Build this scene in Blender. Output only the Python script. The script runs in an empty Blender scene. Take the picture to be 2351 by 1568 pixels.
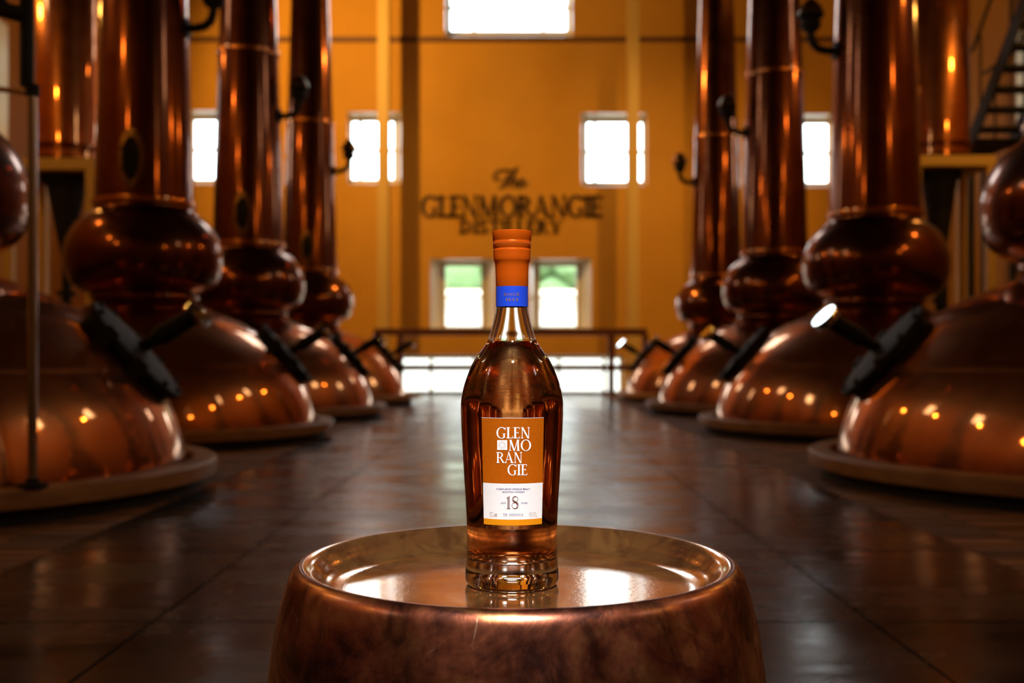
import bpy, bmesh, math, random
from mathutils import Vector, Matrix
PI = math.pi
random.seed(7)
scene = bpy.context.scene
C = scene.collection

# ------------------------------------------------------------------ camera
FPX, HOR, CX, HC = 2380.0, 822.0, 1175.5, 0.58      # focal length in px, horizon row, centre column, eye height
D = 0.8914                                          # distance to the bottle axis
cam_d = bpy.data.cameras.new('camera')
cam = bpy.data.objects.new('camera', cam_d)
C.objects.link(cam)
cam.location = (0, 0, HC)
cam.rotation_euler = (PI / 2, 0, 0)
cam_d.sensor_width = 36.0
cam_d.lens = FPX / 2351.0 * 36.0
cam_d.shift_y = (HOR - 784.0) / 2351.0
cam_d.clip_start = 0.02
cam_d.dof.use_dof = True
cam_d.dof.focus_distance = 0.852
cam_d.dof.aperture_fstop = 5.9
scene.camera = cam

# ------------------------------------------------------------------ world, lamps, exposure
SKY = 11.0
world = bpy.data.worlds.new('overcast_sky')
scene.world = world
world.use_nodes = True
bgn = world.node_tree.nodes['Background']
bgn.inputs[0].default_value = (0.90, 0.96, 1.0, 1)
bgn.inputs[1].default_value = SKY
scene.view_settings.view_transform = 'Standard'
scene.view_settings.look = 'None'
scene.view_settings.exposure = 0.0
scene.view_settings.gamma = 1.0
scene.view_settings.use_curve_mapping = False
scene.cycles.use_denoising = True
scene.cycles.max_bounces = 16
scene.cycles.transmission_bounces = 14
scene.cycles.glossy_bounces = 5
scene.cycles.diffuse_bounces = 3
scene.cycles.transparent_max_bounces = 12
scene.cycles.volume_bounces = 0
scene.cycles.sample_clamp_indirect = 6.0
scene.cycles.caustics_reflective = True
scene.cycles.caustics_refractive = True
scene.cycles.blur_glossy = 0.4


def lamp(kind, name, loc, power, color, radius, target=None, cone=None, blend=0.5):
    d = bpy.data.lights.new(name, kind)
    d.energy = power
    d.color = color
    d.shadow_soft_size = radius
    o = bpy.data.objects.new(name, d)
    C.objects.link(o)
    o.location = loc
    if target is not None:
        o.rotation_euler = (Vector(target) - Vector(loc)).to_track_quat('-Z', 'Y').to_euler()
    if cone:
        d.spot_size = math.radians(cone)
        d.spot_blend = blend
    return o


WARM = (1.0, 0.52, 0.12)
# two wall lamps behind the far stills (they throw the columns' shadows on the gable wall)
lamp('SPOT', 'gable_lamp', (-3.74, 13.6, 6.3), 900, WARM, 0.10, (0.0, 18.0, 4.4), 140, 0.5)
lamp('SPOT', 'gable_lamp', (3.55, 13.7, 6.3), 540, WARM, 0.10, (-0.3, 18.0, 4.4), 140, 0.5)
# warm lamps hung along both side walls, above the stands
for lx in (-5.3, 5.3):
    for ly in (0.2, 3.4, 6.8, 10.2):
        lamp('POINT', 'wall_lamp', (lx, ly, 4.25), 52.0, (1.0, 0.47, 0.08), 0.075)
# ceiling spot over the camera, aimed at the bottle
lamp('SPOT', 'ceiling_spot', (0.12, -1.25, 3.75), 1400, (0.95, 0.97, 1.0), 0.16, (0.0, 0.86, 0.46), 11, 0.9)


def portal(loc, rot, sx, sy):
    d = bpy.data.lights.new('window_portal', 'AREA')
    d.shape = 'RECTANGLE'
    d.size, d.size_y = sx, sy
    d.cycles.is_portal = True
    o = bpy.data.objects.new('window_portal', d)
    C.objects.link(o)
    o.location = loc
    o.rotation_euler = rot


# ------------------------------------------------------------------ helpers
def link(name, me, mat, parent=None, smooth=False, sharp=None):
    o = bpy.data.objects.new(name, me)
    C.objects.link(o)
    mats = mat if isinstance(mat, (list, tuple)) else [mat]
    if len(me.materials) == 0:
        for m in mats:
            me.materials.append(m)
    if parent is not None:
        o.parent = parent
    if smooth:
        me.polygons.foreach_set('use_smooth', [True] * len(me.polygons))
        if sharp is not None:
            me.set_sharp_from_angle(angle=math.radians(sharp))
    return o


def tag(o, label=None, cat=None, group=None, kind=None):
    for k, v in (('label', label), ('category', cat), ('group', group), ('kind', kind)):
        if v:
            o[k] = v
    return o


def empty(name, loc=(0, 0, 0), rz=0.0):
    o = bpy.data.objects.new(name, None)
    C.objects.link(o)
    o.location = loc
    o.rotation_euler = (0, 0, rz)
    o.empty_display_size = 0.1
    return o


def copy_tree(o, parent=None):
    c = o.copy()
    C.objects.link(c)
    c.parent = parent
    for ch in list(o.children):
        copy_tree(ch, c)
    return c


class MB:
    """collects shapes into one mesh"""

    def __init__(self):
        self.v, self.f, self.mi = [], [], []

    def add(self, vs, fs, m=None, mi=0):
        b = len(self.v)
        for p in vs:
            p = Vector(p)
            if m is not None:
                p = m @ p
            self.v.append(tuple(p))
        for f in fs:
            self.f.append([b + i for i in f])
            self.mi.append(mi)
        return self

    def box(self, x0, x1, y0, y1, z0, z1, m=None, mi=0):
        return self.add([(x0, y0, z0), (x1, y0, z0), (x1, y1, z0), (x0, y1, z0),
                         (x0, y0, z1), (x1, y0, z1), (x1, y1, z1), (x0, y1, z1)],
                        [(0, 3, 2, 1), (4, 5, 6, 7), (0, 1, 5, 4), (1, 2, 6, 5), (2, 3, 7, 6), (3, 0, 4, 7)], m, mi)

    def lathe(self, prof, seg=64, m=None, mi=0, cap=True):
        """prof: list of (r, z) from bottom to top on the outside -> normals point out"""
        vs, fs, rings = [], [], []
        for r, z in prof:
            if r < 1e-7:
                rings.append([len(vs)])
                vs.append((0, 0, z))
            else:
                rings.append(list(range(len(vs), len(vs) + seg)))
                for i in range(seg):
                    a = 2 * PI * i / seg
                    vs.append((r * math.cos(a), r * math.sin(a), z))
        for a, b in zip(rings, rings[1:]):
            for i in range(seg):
                j = (i + 1) % seg
                if len(a) == 1 and len(b) == 1:
                    continue
                if len(a) == 1:
                    fs.append((a[0], b[j], b[i]))
                elif len(b) == 1:
                    fs.append((a[i], a[j], b[0]))
                else:
                    fs.append((a[i], a[j], b[j], b[i]))
        if cap:
            if len(rings[0]) > 1:
                fs.append(tuple(reversed(rings[0])))
            if len(rings[-1]) > 1:
                fs.append(tuple(rings[-1]))
        return self.add(vs, fs, m, mi)

    def tube(self, pts, r, seg=10, m=None, mi=0):
        pts = [Vector(p) for p in pts]
        rs = r if isinstance(r, (list, tuple)) else [r] * len(pts)
        vs, fs = [], []
        up = Vector((0, 0, 1))
        for i, p in enumerate(pts):
            t = (pts[min(i + 1, len(pts) - 1)] - pts[max(i - 1, 0)]).normalized()
            if i == 0:
                u = t.cross(up)
                if u.length < 1e-4:
                    u = t.cross(Vector((1, 0, 0)))
            else:
                u = u - t * u.dot(t)
            u.normalize()
            w = t.cross(u)
            for k in range(seg):
                a = 2 * PI * k / seg
                vs.append(p + (u * math.cos(a) + w * math.sin(a)) * rs[i])
        n = len(pts)
        for i in range(n - 1):
            for k in range(seg):
                j = (k + 1) % seg
                fs.append((i * seg + k, i * seg + j, (i + 1) * seg + j, (i + 1) * seg + k))
        fs.append(tuple(reversed(range(seg))))
        fs.append(tuple(range((n - 1) * seg, n * seg)))
        return self.add(vs, fs, m, mi)

    def bar(self, a, b, w, h, m=None):
        """square bar from a to b"""
        a, b = Vector(a), Vector(b)
        t = (b - a).normalized()
        u = t.cross(Vector((0, 0, 1)))
        if u.length < 1e-4:
            u = Vector((1, 0, 0))
        u.normalize()
        q = u.cross(t)
        vs = []
        for p in (a, b):
            for s, k in ((-1, -1), (1, -1), (1, 1), (-1, 1)):
                vs.append(p + u * (s * w / 2) + q * (k * h / 2))
        return self.add(vs, [(0, 1, 2, 3), (7, 6, 5, 4), (0, 4, 5, 1), (1, 5, 6, 2), (2, 6, 7, 3), (3, 7, 4, 0)], m)

    def mesh(self, name):
        me = bpy.data.meshes.new(name)
        me.from_pydata(self.v, [], self.f)
        if any(self.mi):
            me.polygons.foreach_set('material_index', self.mi)
        me.update()
        return me

    def build(self, name, mat, parent=None, smooth=False, sharp=None, bevel=0.0):
        me = self.mesh(name)
        bm = bmesh.new()
        bm.from_mesh(me)
        bmesh.ops.recalc_face_normals(bm, faces=bm.faces)
        bm.to_mesh(me)
        bm.free()
        o = link(name, me, mat, parent, smooth, sharp)
        if bevel:
            md = o.modifiers.new('edge', 'BEVEL')
            md.width = bevel
            md.segments = 2
            md.limit_method = 'ANGLE'
        return o


def smooth_profile(pts, n=6):
    """Catmull-Rom through (r, z) points"""
    out = []
    P = [pts[0]] + list(pts) + [pts[-1]]
    for i in range(1, len(P) - 2):
        p0, p1, p2, p3 = [Vector(p) for p in P[i - 1:i + 3]]
        for k in range(n):
            t = k / n
            q = 0.5 * ((2 * p1) + (p2 - p0) * t + (2 * p0 - 5 * p1 + 4 * p2 - p3) * t * t + (3 * p1 - p0 - 3 * p2 + p3) * t ** 3)
            out.append((max(q[0], 0.0), q[1]))
    out.append(tuple(pts[-1]))
    return out


# ------------------------------------------------------------------ materials
def mat(name, color, rough=0.5, metal=0.0, **kw):
    m = bpy.data.materials.new(name)
    m.use_nodes = True
    b = m.node_tree.nodes['Principled BSDF']
    b.inputs['Base Color'].default_value = (*color, 1)
    b.inputs['Roughness'].default_value = rough
    b.inputs['Metallic'].default_value = metal
    for k, v in kw.items():
        b.inputs[k].default_value = v
    return m


def nodes(m):
    t = m.node_tree
    return t, t.nodes['Principled BSDF']


def noise(t, scale, detail=4.0, rough=0.55, stretch=None, coord='Object', dist=0.0):
    tc = t.nodes.new('ShaderNodeTexCoord')
    src = tc.outputs[coord]
    if stretch:
        mp = t.nodes.new('ShaderNodeMapping')
        mp.inputs['Scale'].default_value = stretch
        t.links.new(src, mp.inputs[0])
        src = mp.outputs[0]
    n = t.nodes.new('ShaderNodeTexNoise')
    n.inputs['Scale'].default_value = scale
    n.inputs['Detail'].default_value = detail
    n.inputs['Roughness'].default_value = rough
    n.inputs['Distortion'].default_value = dist
    t.links.new(src, n.inputs['Vector'])
    return n.outputs['Fac']


def ramp(t, src, stops):
    r = t.nodes.new('ShaderNodeValToRGB')
    els = r.color_ramp.elements
    while len(els) < len(stops):
        els.new(0.5)
    for e, (p, c) in zip(els, stops):
        e.position = p
        e.color = c if len(c) == 4 else (*c, 1)
    t.links.new(src, r.inputs[0])
    return r.outputs[0]


def mix(t, fac, a, b, blend='MIX'):
    n = t.nodes.new('ShaderNodeMix')
    n.data_type = 'RGBA'
    n.blend_type = blend
    for i, s in ((0, fac), (6, a), (7, b)):
        if hasattr(s, 'is_linked'):
            t.links.new(s, n.inputs[i])
        elif i == 0:
            n.inputs[0].default_value = s
        else:
            n.inputs[i].default_value = (*s, 1)
    return n.outputs[2]


def maprange(t, src, a, b, lo=0.0, hi=1.0):
    n = t.nodes.new('ShaderNodeMapRange')
    n.inputs[1].default_value, n.inputs[2].default_value = lo, hi
    n.inputs[3].default_value, n.inputs[4].default_value = a, b
    t.links.new(src, n.inputs[0])
    return n.outputs[0]


def bump(t, src, strength, dist, b):
    n = t.nodes.new('ShaderNodeBump')
    n.inputs['Strength'].default_value = strength
    n.inputs['Distance'].default_value = dist
    t.links.new(src, n.inputs['Height'])
    t.links.new(n.outputs[0], b.inputs['Normal'])


def make_copper(name, cols, r0, r1, scale, bumpd):
    m = mat(name, cols[0], 0.2, 1.0)
    t, b = nodes(m)
    n1 = noise(t, scale, 6, 0.6, dist=0.6)
    c1 = ramp(t, n1, [(0.30, cols[0]), (0.52, cols[1]), (0.74, cols[2])])
    t.links.new(c1, b.inputs['Base Color'])
    n2 = noise(t, scale * 2.3, 4)
    t.links.new(maprange(t, n2, r0, r1, 0.3, 0.7), b.inputs['Roughness'])
    n3 = noise(t, scale * 1.3, 2)
    bump(t, n3, 1.0, bumpd, b)
    return m


COPPER = make_copper('lacquered_copper', [(0.42, 0.15, 0.055), (0.55, 0.21, 0.07), (0.62, 0.27, 0.10)], 0.30, 0.42, 3.0, 0.0007)
COPPER_NECK = make_copper('darkened_copper', [(0.115, 0.034, 0.017), (0.165, 0.052, 0.021), (0.23, 0.085, 0.032)], 0.26, 0.38, 2.4, 0.0006)  # copper colour darkened to subdue the lamp-lit walls it reflects
for m, sharp in ((COPPER, 0.055), (COPPER_NECK, 0.10)):      # polished lacquer over a softer brushed metal
    t, b = nodes(m)
    g = t.nodes.new('ShaderNodeBsdfPrincipled')
    g.inputs['Metallic'].default_value = 1.0
    g.inputs['Roughness'].default_value = sharp
    for k in ('Base Color', 'Normal'):
        if b.inputs[k].is_linked:
            t.links.new(b.inputs[k].links[0].from_socket, g.inputs[k])
    ms = t.nodes.new('ShaderNodeMixShader')
    ms.inputs[0].default_value = 0.65
    t.links.new(b.outputs[0], ms.inputs[1])
    t.links.new(g.outputs[0], ms.inputs[2])
    t.links.new(ms.outputs[0], t.nodes['Material Output'].inputs['Surface'])
DARK_IRON = mat('black_iron', (0.005, 0.005, 0.0055), 0.75, 0.0)
BRASS = mat('dull_brass', (0.22, 0.12, 0.045), 0.35, 1.0)
BRASS_LIT = mat('lit_brass', (0.30, 0.16, 0.06), 0.35, 1.0)  # lighter copy of the brass, with the light put into its colour
STEEL = mat('brushed_steel', (0.50, 0.50, 0.50), 0.25, 1.0)
POLISHED = mat('polished_steel', (0.85, 0.85, 0.85), 0.06, 1.0)
WHITE_ENAMEL = mat('white_enamel', (0.85, 0.86, 0.87), 0.25)
RECESS_SHADE = mat('recess_shade', (0.01, 0.01, 0.01), 0.8)  # shadow gap under the plinth ring, put into the footing's colour


def make_wall(name, base):
    m = mat(name, base, 0.8)
    t, b = nodes(m)
    n = noise(t, 0.8, 5, 0.6)
    c = ramp(t, n, [(0.3, tuple(k * 0.9 for k in base)), (0.7, tuple(min(k * 1.06, 1) for k in base))])
    t.links.new(c, b.inputs['Base Color'])
    bump(t, noise(t, 30, 4), 0.2, 0.01, b)
    return m


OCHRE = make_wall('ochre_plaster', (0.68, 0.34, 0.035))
OCHRE_DIM = make_wall('dimmed_ochre_plaster', (0.36, 0.17, 0.03))  # same ochre, colour darkened so these walls reflect dimmer in the copper
CREAM = make_wall('cream_paint', (0.80, 0.62, 0.30))
CREAM_STEEL = mat('cream_painted_steel', (0.72, 0.47, 0.12), 0.5)
WOOD_RAIL = mat('red_brown_wood', (0.10, 0.030, 0.018), 0.35)
TRIM = mat('brown_trim', (0.16, 0.07, 0.025), 0.6)
SIGN = mat('sign_dark_brown', (0.030, 0.015, 0.010), 0.5)
ROOF = mat('dark_roof_boards', (0.05, 0.03, 0.02), 0.8)
FRAME = mat('window_frame_cream', (0.80, 0.74, 0.60), 0.4)
REVEAL = mat('pale_gloss_paint', (0.90, 0.82, 0.64), 0.3)

CONCRETE = mat('polished_concrete', (0.06, 0.055, 0.052), 0.3, 0.0, **{'Specular IOR Level': 0.85})
t, b = nodes(CONCRETE)
n1 = noise(t, 1.6, 6, 0.62, coord='Object')
t.links.new(ramp(t, n1, [(0.3, (0.016, 0.015, 0.015)), (0.7, (0.036, 0.033, 0.032))]), b.inputs['Base Color'])
n2 = noise(t, 2.2, 5, 0.6, (0.7, 1.6, 1))
t.links.new(maprange(t, n2, 0.15, 0.36, 0.32, 0.68), b.inputs['Roughness'])
bump(t, noise(t, 6.0, 3, 0.5, (0.6, 1.8, 1)), 1.0, 0.0035, b)

BRICK = mat('brown_paver', (0.10, 0.055, 0.028), 0.75)
t, b = nodes(BRICK)
oi = t.nodes.new('ShaderNodeObjectInfo')
t.links.new(ramp(t, oi.outputs['Random'], [(0.0, (0.13, 0.065, 0.03)), (0.6, (0.22, 0.11, 0.045)), (1.0, (0.33, 0.15, 0.055))]), b.inputs['Base Color'])
bump(t, noise(t, 60, 4), 0.4, 0.004, b)
MORTAR = mat('dark_mortar', (0.03, 0.024, 0.02), 0.9)

TIMBER = mat('stained_timber_ring', (0.20, 0.10, 0.04), 0.55)
t, b = nodes(TIMBER)
t.links.new(ramp(t, noise(t, 7, 5, 0.6, (1, 1, 5)), [(0.3, (0.24, 0.11, 0.04)), (0.7, (0.42, 0.22, 0.08))]), b.inputs['Base Color'])

PANE = bpy.data.materials.new('window_glass')
PANE.use_nodes = True
t = PANE.node_tree
for n in list(t.nodes):
    if n.type != 'OUTPUT_MATERIAL':
        t.nodes.remove(n)
tr = t.nodes.new('ShaderNodeBsdfTransparent')
tr.inputs[0].default_value = (0.93, 0.96, 0.95, 1)
gl = t.nodes.new('ShaderNodeBsdfGlossy')
gl.inputs['Roughness'].default_value = 0.02
fr = t.nodes.new('ShaderNodeFresnel')
fr.inputs[0].default_value = 1.45
ms = t.nodes.new('ShaderNodeMixShader')
t.links.new(fr.outputs[0], ms.inputs[0])
t.links.new(tr.outputs[0], ms.inputs[1])
t.links.new(gl.outputs[0], ms.inputs[2])
t.links.new(ms.outputs[0], t.nodes['Material Output'].inputs[0])

# stool copper: patinated, scratched
def make_patina(name, dark, midc, warm, r0, r1, scr):
    m = mat(name, midc, 0.25, 1.0)
    t, b = nodes(m)
    n1 = noise(t, 13, 7, 0.64, dist=1.4)
    c1 = ramp(t, n1, [(0.34, dark), (0.48, midc), (0.66, warm)])
    n2 = noise(t, 38, 5, 0.6, (1, 1, 0.5), dist=0.8)
    c2 = mix(t, ramp(t, n2, [(0.52, (0, 0, 0)), (0.66, (0.7, 0.7, 0.7))]), c1, tuple(k * 0.8 for k in dark))
    n4 = noise(t, 9, 3, 0.5, dist=2.0)
    c3 = mix(t, ramp(t, n4, [(0.55, (0, 0, 0)), (0.60, (0.6, 0.6, 0.6))]), c2, tuple(k * 1.25 for k in warm))
    # scratches
    tc = t.nodes.new('ShaderNodeTexCoord')
    mp = t.nodes.new('ShaderNodeMapping')
    mp.inputs['Rotation'].default_value = (0.5, 0.35, 0.6)
    mp.inputs['Scale'].default_value = (1, 1, 0.55)
    wob = t.nodes.new('ShaderNodeVectorMath')
    wob.operation = 'MULTIPLY_ADD'
    wn = t.nodes.new('ShaderNodeTexNoise')
    wn.inputs['Scale'].default_value = 18
    t.links.new(tc.outputs['Object'], wn.inputs['Vector'])
    t.links.new(wn.outputs['Color'], wob.inputs[0])
    wob.inputs[1].default_value = (0.03, 0.03, 0.03)
    t.links.new(tc.outputs['Object'], wob.inputs[2])
    t.links.new(wob.outputs[0], mp.inputs[0])
    vo = t.nodes.new('ShaderNodeTexVoronoi')
    vo.feature = 'DISTANCE_TO_EDGE'
    vo.inputs['Scale'].default_value = 30
    t.links.new(mp.outputs[0], vo.inputs['Vector'])
    sc_ = ramp(t, vo.outputs['Distance'], [(0.0, (1, 1, 1)), (0.014, (0, 0, 0))])
    msk = ramp(t, noise(t, 22, 4, 0.7), [(0.56, (0, 0, 0)), (0.64, (scr, scr, scr))])
    sm = mix(t, 1.0, sc_, msk, 'MULTIPLY')
    c4 = mix(t, sm, c3, (0.75, 0.50, 0.30))
    t.links.new(c4, b.inputs['Base Color'])
    n3 = noise(t, 24, 5, 0.65)
    t.links.new(maprange(t, n3, r0, r1, 0.3, 0.7), b.inputs['Roughness'])
    hairline = noise(t, 240, 3, 0.6, (1, 1, 0.05))
    bump(t, hairline, 0.35, 0.0004, b)
    return m


STOOL_BODY = make_patina('patinated_copper', (0.09, 0.030, 0.020), (0.33, 0.092, 0.042), (0.46, 0.19, 0.065), 0.25, 0.45, 0.6)
for k, v in (('Coat Weight', 0.45), ('Coat Roughness', 0.22)):
    STOOL_BODY.node_tree.nodes['Principled BSDF'].inputs[k].default_value = v
STOOL_TOP = make_patina('worn_copper_top', (0.24, 0.085, 0.030), (0.38, 0.155, 0.048), (0.48, 0.225, 0.065), 0.11, 0.18, 0.15)
for m in (STOOL_TOP,):
    m.node_tree.nodes['Principled BSDF'].inputs['Metallic'].default_value = 0.82
    m.node_tree.nodes['Principled BSDF'].inputs['Coat Weight'].default_value = 0.6
    m.node_tree.nodes['Principled BSDF'].inputs['Coat Roughness'].default_value = 0.10

# bottle materials
def glass(name, ior, color=(1, 1, 1), rough=0.0):
    m = bpy.data.materials.new(name)
    m.use_nodes = True
    t = m.node_tree
    t.nodes.remove(t.nodes['Principled BSDF'])
    g = t.nodes.new('ShaderNodeBsdfGlass')
    g.inputs['Color'].default_value = (*color, 1)
    g.inputs['Roughness'].default_value = rough
    g.inputs['IOR'].default_value = ior
    t.links.new(g.outputs[0], t.nodes['Material Output'].inputs['Surface'])
    return m


GLASS = glass('clear_bottle_glass', 1.5)
WHISKY_SIDE = glass('whisky_against_glass', 1.36 / 1.5)
WHISKY_TOP = glass('whisky_surface', 1.36)
for m in (WHISKY_SIDE, WHISKY_TOP):
    t = m.node_tree
    va = t.nodes.new('ShaderNodeVolumeAbsorption')
    va.inputs['Color'].default_value = (1.0, 0.57, 0.0, 1)
    va.inputs['Density'].default_value = 31.0
    t.links.new(va.outputs[0], t.nodes['Material Output'].inputs['Volume'])
CAP = mat('orange_metal_foil', (1.0, 0.145, 0.004), 0.30, 0.5)
BLUE = mat('blue_paper_band', (0.008, 0.055, 0.62), 0.5)
LABEL_OR = mat('burnt_orange_label', (0.60, 0.165, 0.004), 0.35, 0.35)
t, b = nodes(LABEL_OR)
t.links.new(ramp(t, noise(t, 900, 2), [(0.3, (0.56, 0.115, 0.002)), (0.7, (0.68, 0.155, 0.003))]), b.inputs['Base Color'])
LABEL_AMBER = mat('amber_label_strip', (0.80, 0.30, 0.004), 0.4, 0.2)
LABEL_WHITE = mat('white_label_paper', (0.80, 0.80, 0.80), 0.6)
PRINT_WHITE = mat('white_print', (0.90, 0.90, 0.90), 0.5)
PRINT_BLUE = mat('blue_print', (0.012, 0.025, 0.22), 0.5)
PRINT_BROWN = mat('brown_print', (0.10, 0.028, 0.015), 0.45)
PRINT_GREY = mat('grey_brown_print', (0.28, 0.20, 0.16), 0.5)
PRINT_TAN = mat('tan_print', (0.62, 0.45, 0.30), 0.5)
PRINT_COPPER = mat('copper_print', (0.62, 0.30, 0.16), 0.35, 0.6)
FOLIAGE = mat('hedge_leaves', (0.10, 0.17, 0.06), 0.7)
GRAVEL = mat('pale_gravel_yard', (0.30, 0.28, 0.22), 0.9)
BLIND = mat('frosted_lower_pane', (0.75, 0.80, 0.84), 0.4)

# ------------------------------------------------------------------ serif capitals (2-D polygons, cap height 1)
S_, T_, SER = 0.165, 0.055, 0.035


def rect(x0, x1, y0, y1):
    return [(x0, y0), (x1, y0), (x1, y1), (x0, y1)]


def serif(x, w, y, e=0.085, top=False):
    """bracketed foot or head serif"""
    h, k = SER, 0.06
    if not top:
        return [[(x - e, y), (x + w + e, y), (x + w + e, y + h), (x + w, y + h + k), (x, y + h + k), (x - e, y + h)]]
    return [[(x - e, y), (x - e, y - h), (x, y - h - k), (x + w, y - h - k), (x + w + e, y - h), (x + w + e, y)]]


def stem(x, w=None, y0=0.0, y1=1.0, e=0.085):
    w = w or S_
    return [rect(x, x + w, y0, y1)] + serif(x, w, y0, e) + serif(x, w, y1, e, True)


def diag(xa, ya, xb, yb, w):
    return [[(xa, ya), (xa + w, ya), (xb + w, yb), (xb, yb)]]


def ring(cx, cy, rx, ry, a0, a1, w=None, th=None, n=28):
    w, th = max(w or S_, S_ - .015), th or T_
    out = []
    irx, iry = rx - w, ry - th
    for i in range(n):
        p = a0 + (a1 - a0) * i / n
        q = a0 + (a1 - a0) * (i + 1) / n
        out.append([(cx + rx * math.cos(p), cy + ry * math.sin(p)), (cx + rx * math.cos(q), cy + ry * math.sin(q)),
                    (cx + irx * math.cos(q), cy + iry * math.sin(q)), (cx + irx * math.cos(p), cy + iry * math.sin(p))])
    return out


def g_A():
    return diag(0.06, 0, 0.40, 1.0, 0.06) + [[(0.34, 1.02), (0.46, 1.02), (0.86, 0), (0.67, 0)]] + [rect(0.20, 0.68, 0.30, 0.355)] \
        + serif(0.06, 0.06, 0, 0.075) + serif(0.67, 0.19, 0, 0.06), 0.93


def g_D():
    return stem(0.09) + ring(0.30, 0.5, 0.56, 0.5, -PI / 2, PI / 2) + [rect(0.2, 0.31, 0, T_), rect(0.2, 0.31, 1 - T_, 1)], 0.92


def arm_end(x, y, h, w=0.05):
    return [[(x - w, y), (x, y), (x + 0.01, y + h), (x - 0.02, y + h)]]


def g_E():
    return stem(0.09) + [rect(0.2, 0.60, 0, T_), rect(0.2, 0.58, 1 - T_, 1), rect(0.2, 0.46, 0.49, 0.54)] + arm_end(0.60, 0.0, 0.20) \
        + arm_end(0.58, 1.0, -0.19) + [rect(0.43, 0.47, 0.42, 0.61)], 0.66


def g_F():
    return stem(0.09) + [rect(0.2, 0.58, 1 - T_, 1), rect(0.2, 0.46, 0.49, 0.54)] + arm_end(0.58, 1.0, -0.2) + [rect(0.43, 0.47, 0.42, 0.61)], 0.62


def g_L():
    return stem(0.09) + [rect(0.2, 0.60, 0, T_)] + arm_end(0.61, 0.0, 0.24), 0.64


def g_I():
    return stem(0.09), 0.345


def g_H():
    return stem(0.09) + stem(0.63) + [rect(0.2, 0.7, 0.48, 0.535)], 0.89


def g_T():
    return stem(0.29) + [rect(0.03, 0.715, 1 - T_, 1)] + arm_end(0.715, 1.0, -0.2) + [[(0.03, 1), (0.08, 1), (0.05, 0.8), (0.02, 0.8)]], 0.745


def g_N():
    return [rect(0.12, 0.18, 0, 1)] + serif(0.12, 0.06, 0, 0.08) + [[(0.03, 1), (0.25, 1), (0.80, 0.0), (0.75, -0.02), (0.66, 0.0), (0.12, 0.93), (0.03, 0.97)]] \
        + [rect(0.74, 0.80, 0, 1)] + serif(0.74, 0.06, 1, 0.08, True), 0.92


def g_M():
    return diag(0.11, 0, 0.15, 1, 0.06) + serif(0.11, 0.06, 0, 0.08) + [[(0.07, 1), (0.28, 1), (0.60, 0.02), (0.55, -0.02), (0.48, 0.0)]] \
        + [[(0.82, 1), (0.87, 1), (0.60, 0.0), (0.53, 0.02)]] + diag(0.84, 0, 0.80, 1, 0.17) + serif(0.84, 0.17, 0, 0.07) + serif(0.83, 0.14, 1, 0.05, True), 1.13


def g_O():
    return ring(0.50, 0.5, 0.49, 0.52, 0, 2 * PI, 0.155, T_, 48), 1.0


def g_G():
    return ring(0.50, 0.5, 0.49, 0.52, math.radians(42), math.radians(318), 0.155, T_, 40) \
        + [rect(0.66, 0.80, 0.10, 0.43), rect(0.58, 0.88, 0.40, 0.44)] + [[(0.80, 0.95), (0.86, 1.0), (0.875, 0.72), (0.84, 0.72)]], 0.93


def g_R():
    return stem(0.09) + ring(0.30, 0.735, 0.40, 0.265, -PI / 2, PI / 2, 0.15, T_) + [rect(0.2, 0.31, 0.47, 0.52), rect(0.2, 0.31, 1 - T_, 1)] \
        + [[(0.34, 0.50), (0.50, 0.52), (0.82, 0.05), (0.92, 0.0), (0.68, 0.0)]], 0.88


def g_S():
    return ring(0.33, 0.745, 0.28, 0.275, math.radians(25), math.radians(270), 0.12, T_, 22) + ring(0.33, 0.255, 0.30, 0.275, math.radians(-155), math.radians(90), 0.12, T_, 22) \
        + [[(0.14, 0.70), (0.24, 0.56), (0.48, 0.43), (0.56, 0.30), (0.42, 0.34), (0.20, 0.50)]] + [rect(0.55, 0.59, 0.74, 0.98), rect(0.04, 0.08, 0.02, 0.30)], 0.68


def g_Y():
    return stem(0.36, S_, 0, 0.45) + [[(0.08, 1), (0.27, 1), (0.53, 0.42), (0.36, 0.42)]] + [[(0.74, 1), (0.80, 1), (0.52, 0.42), (0.46, 0.42)]] \
        + serif(0.08, 0.19, 1, 0.06, True) + serif(0.74, 0.06, 1, 0.08, True), 0.88


LETTERS = dict(A=g_A, D=g_D, E=g_E, F=g_F, G=g_G, H=g_H, I=g_I, L=g_L, M=g_M, N=g_N, O=g_O, R=g_R, S=g_S, T=g_T, Y=g_Y)
GLYPH = {k: f() for k, f in LETTERS.items()}
SPACE = 0.45


def layout(text, x0, x1, ybase, ytop, track=0.0):
    """list of polygons per letter, fitted between x0 and x1; y runs from ybase to ytop"""
    w = sum((GLYPH[c][1] if c != ' ' else SPACE) + track for c in text) - track
    kx, ky = (x1 - x0) / w, (ytop - ybase)
    out, x = [], 0.0
    for c in text:
        if c == ' ':
            x += SPACE + track
            continue
        polys, adv = GLYPH[c]
        out.append([[(x0 + (x + px) * kx, ybase + py * ky) for px, py in pl] for pl in polys])
        x += adv + track
    return out


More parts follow.
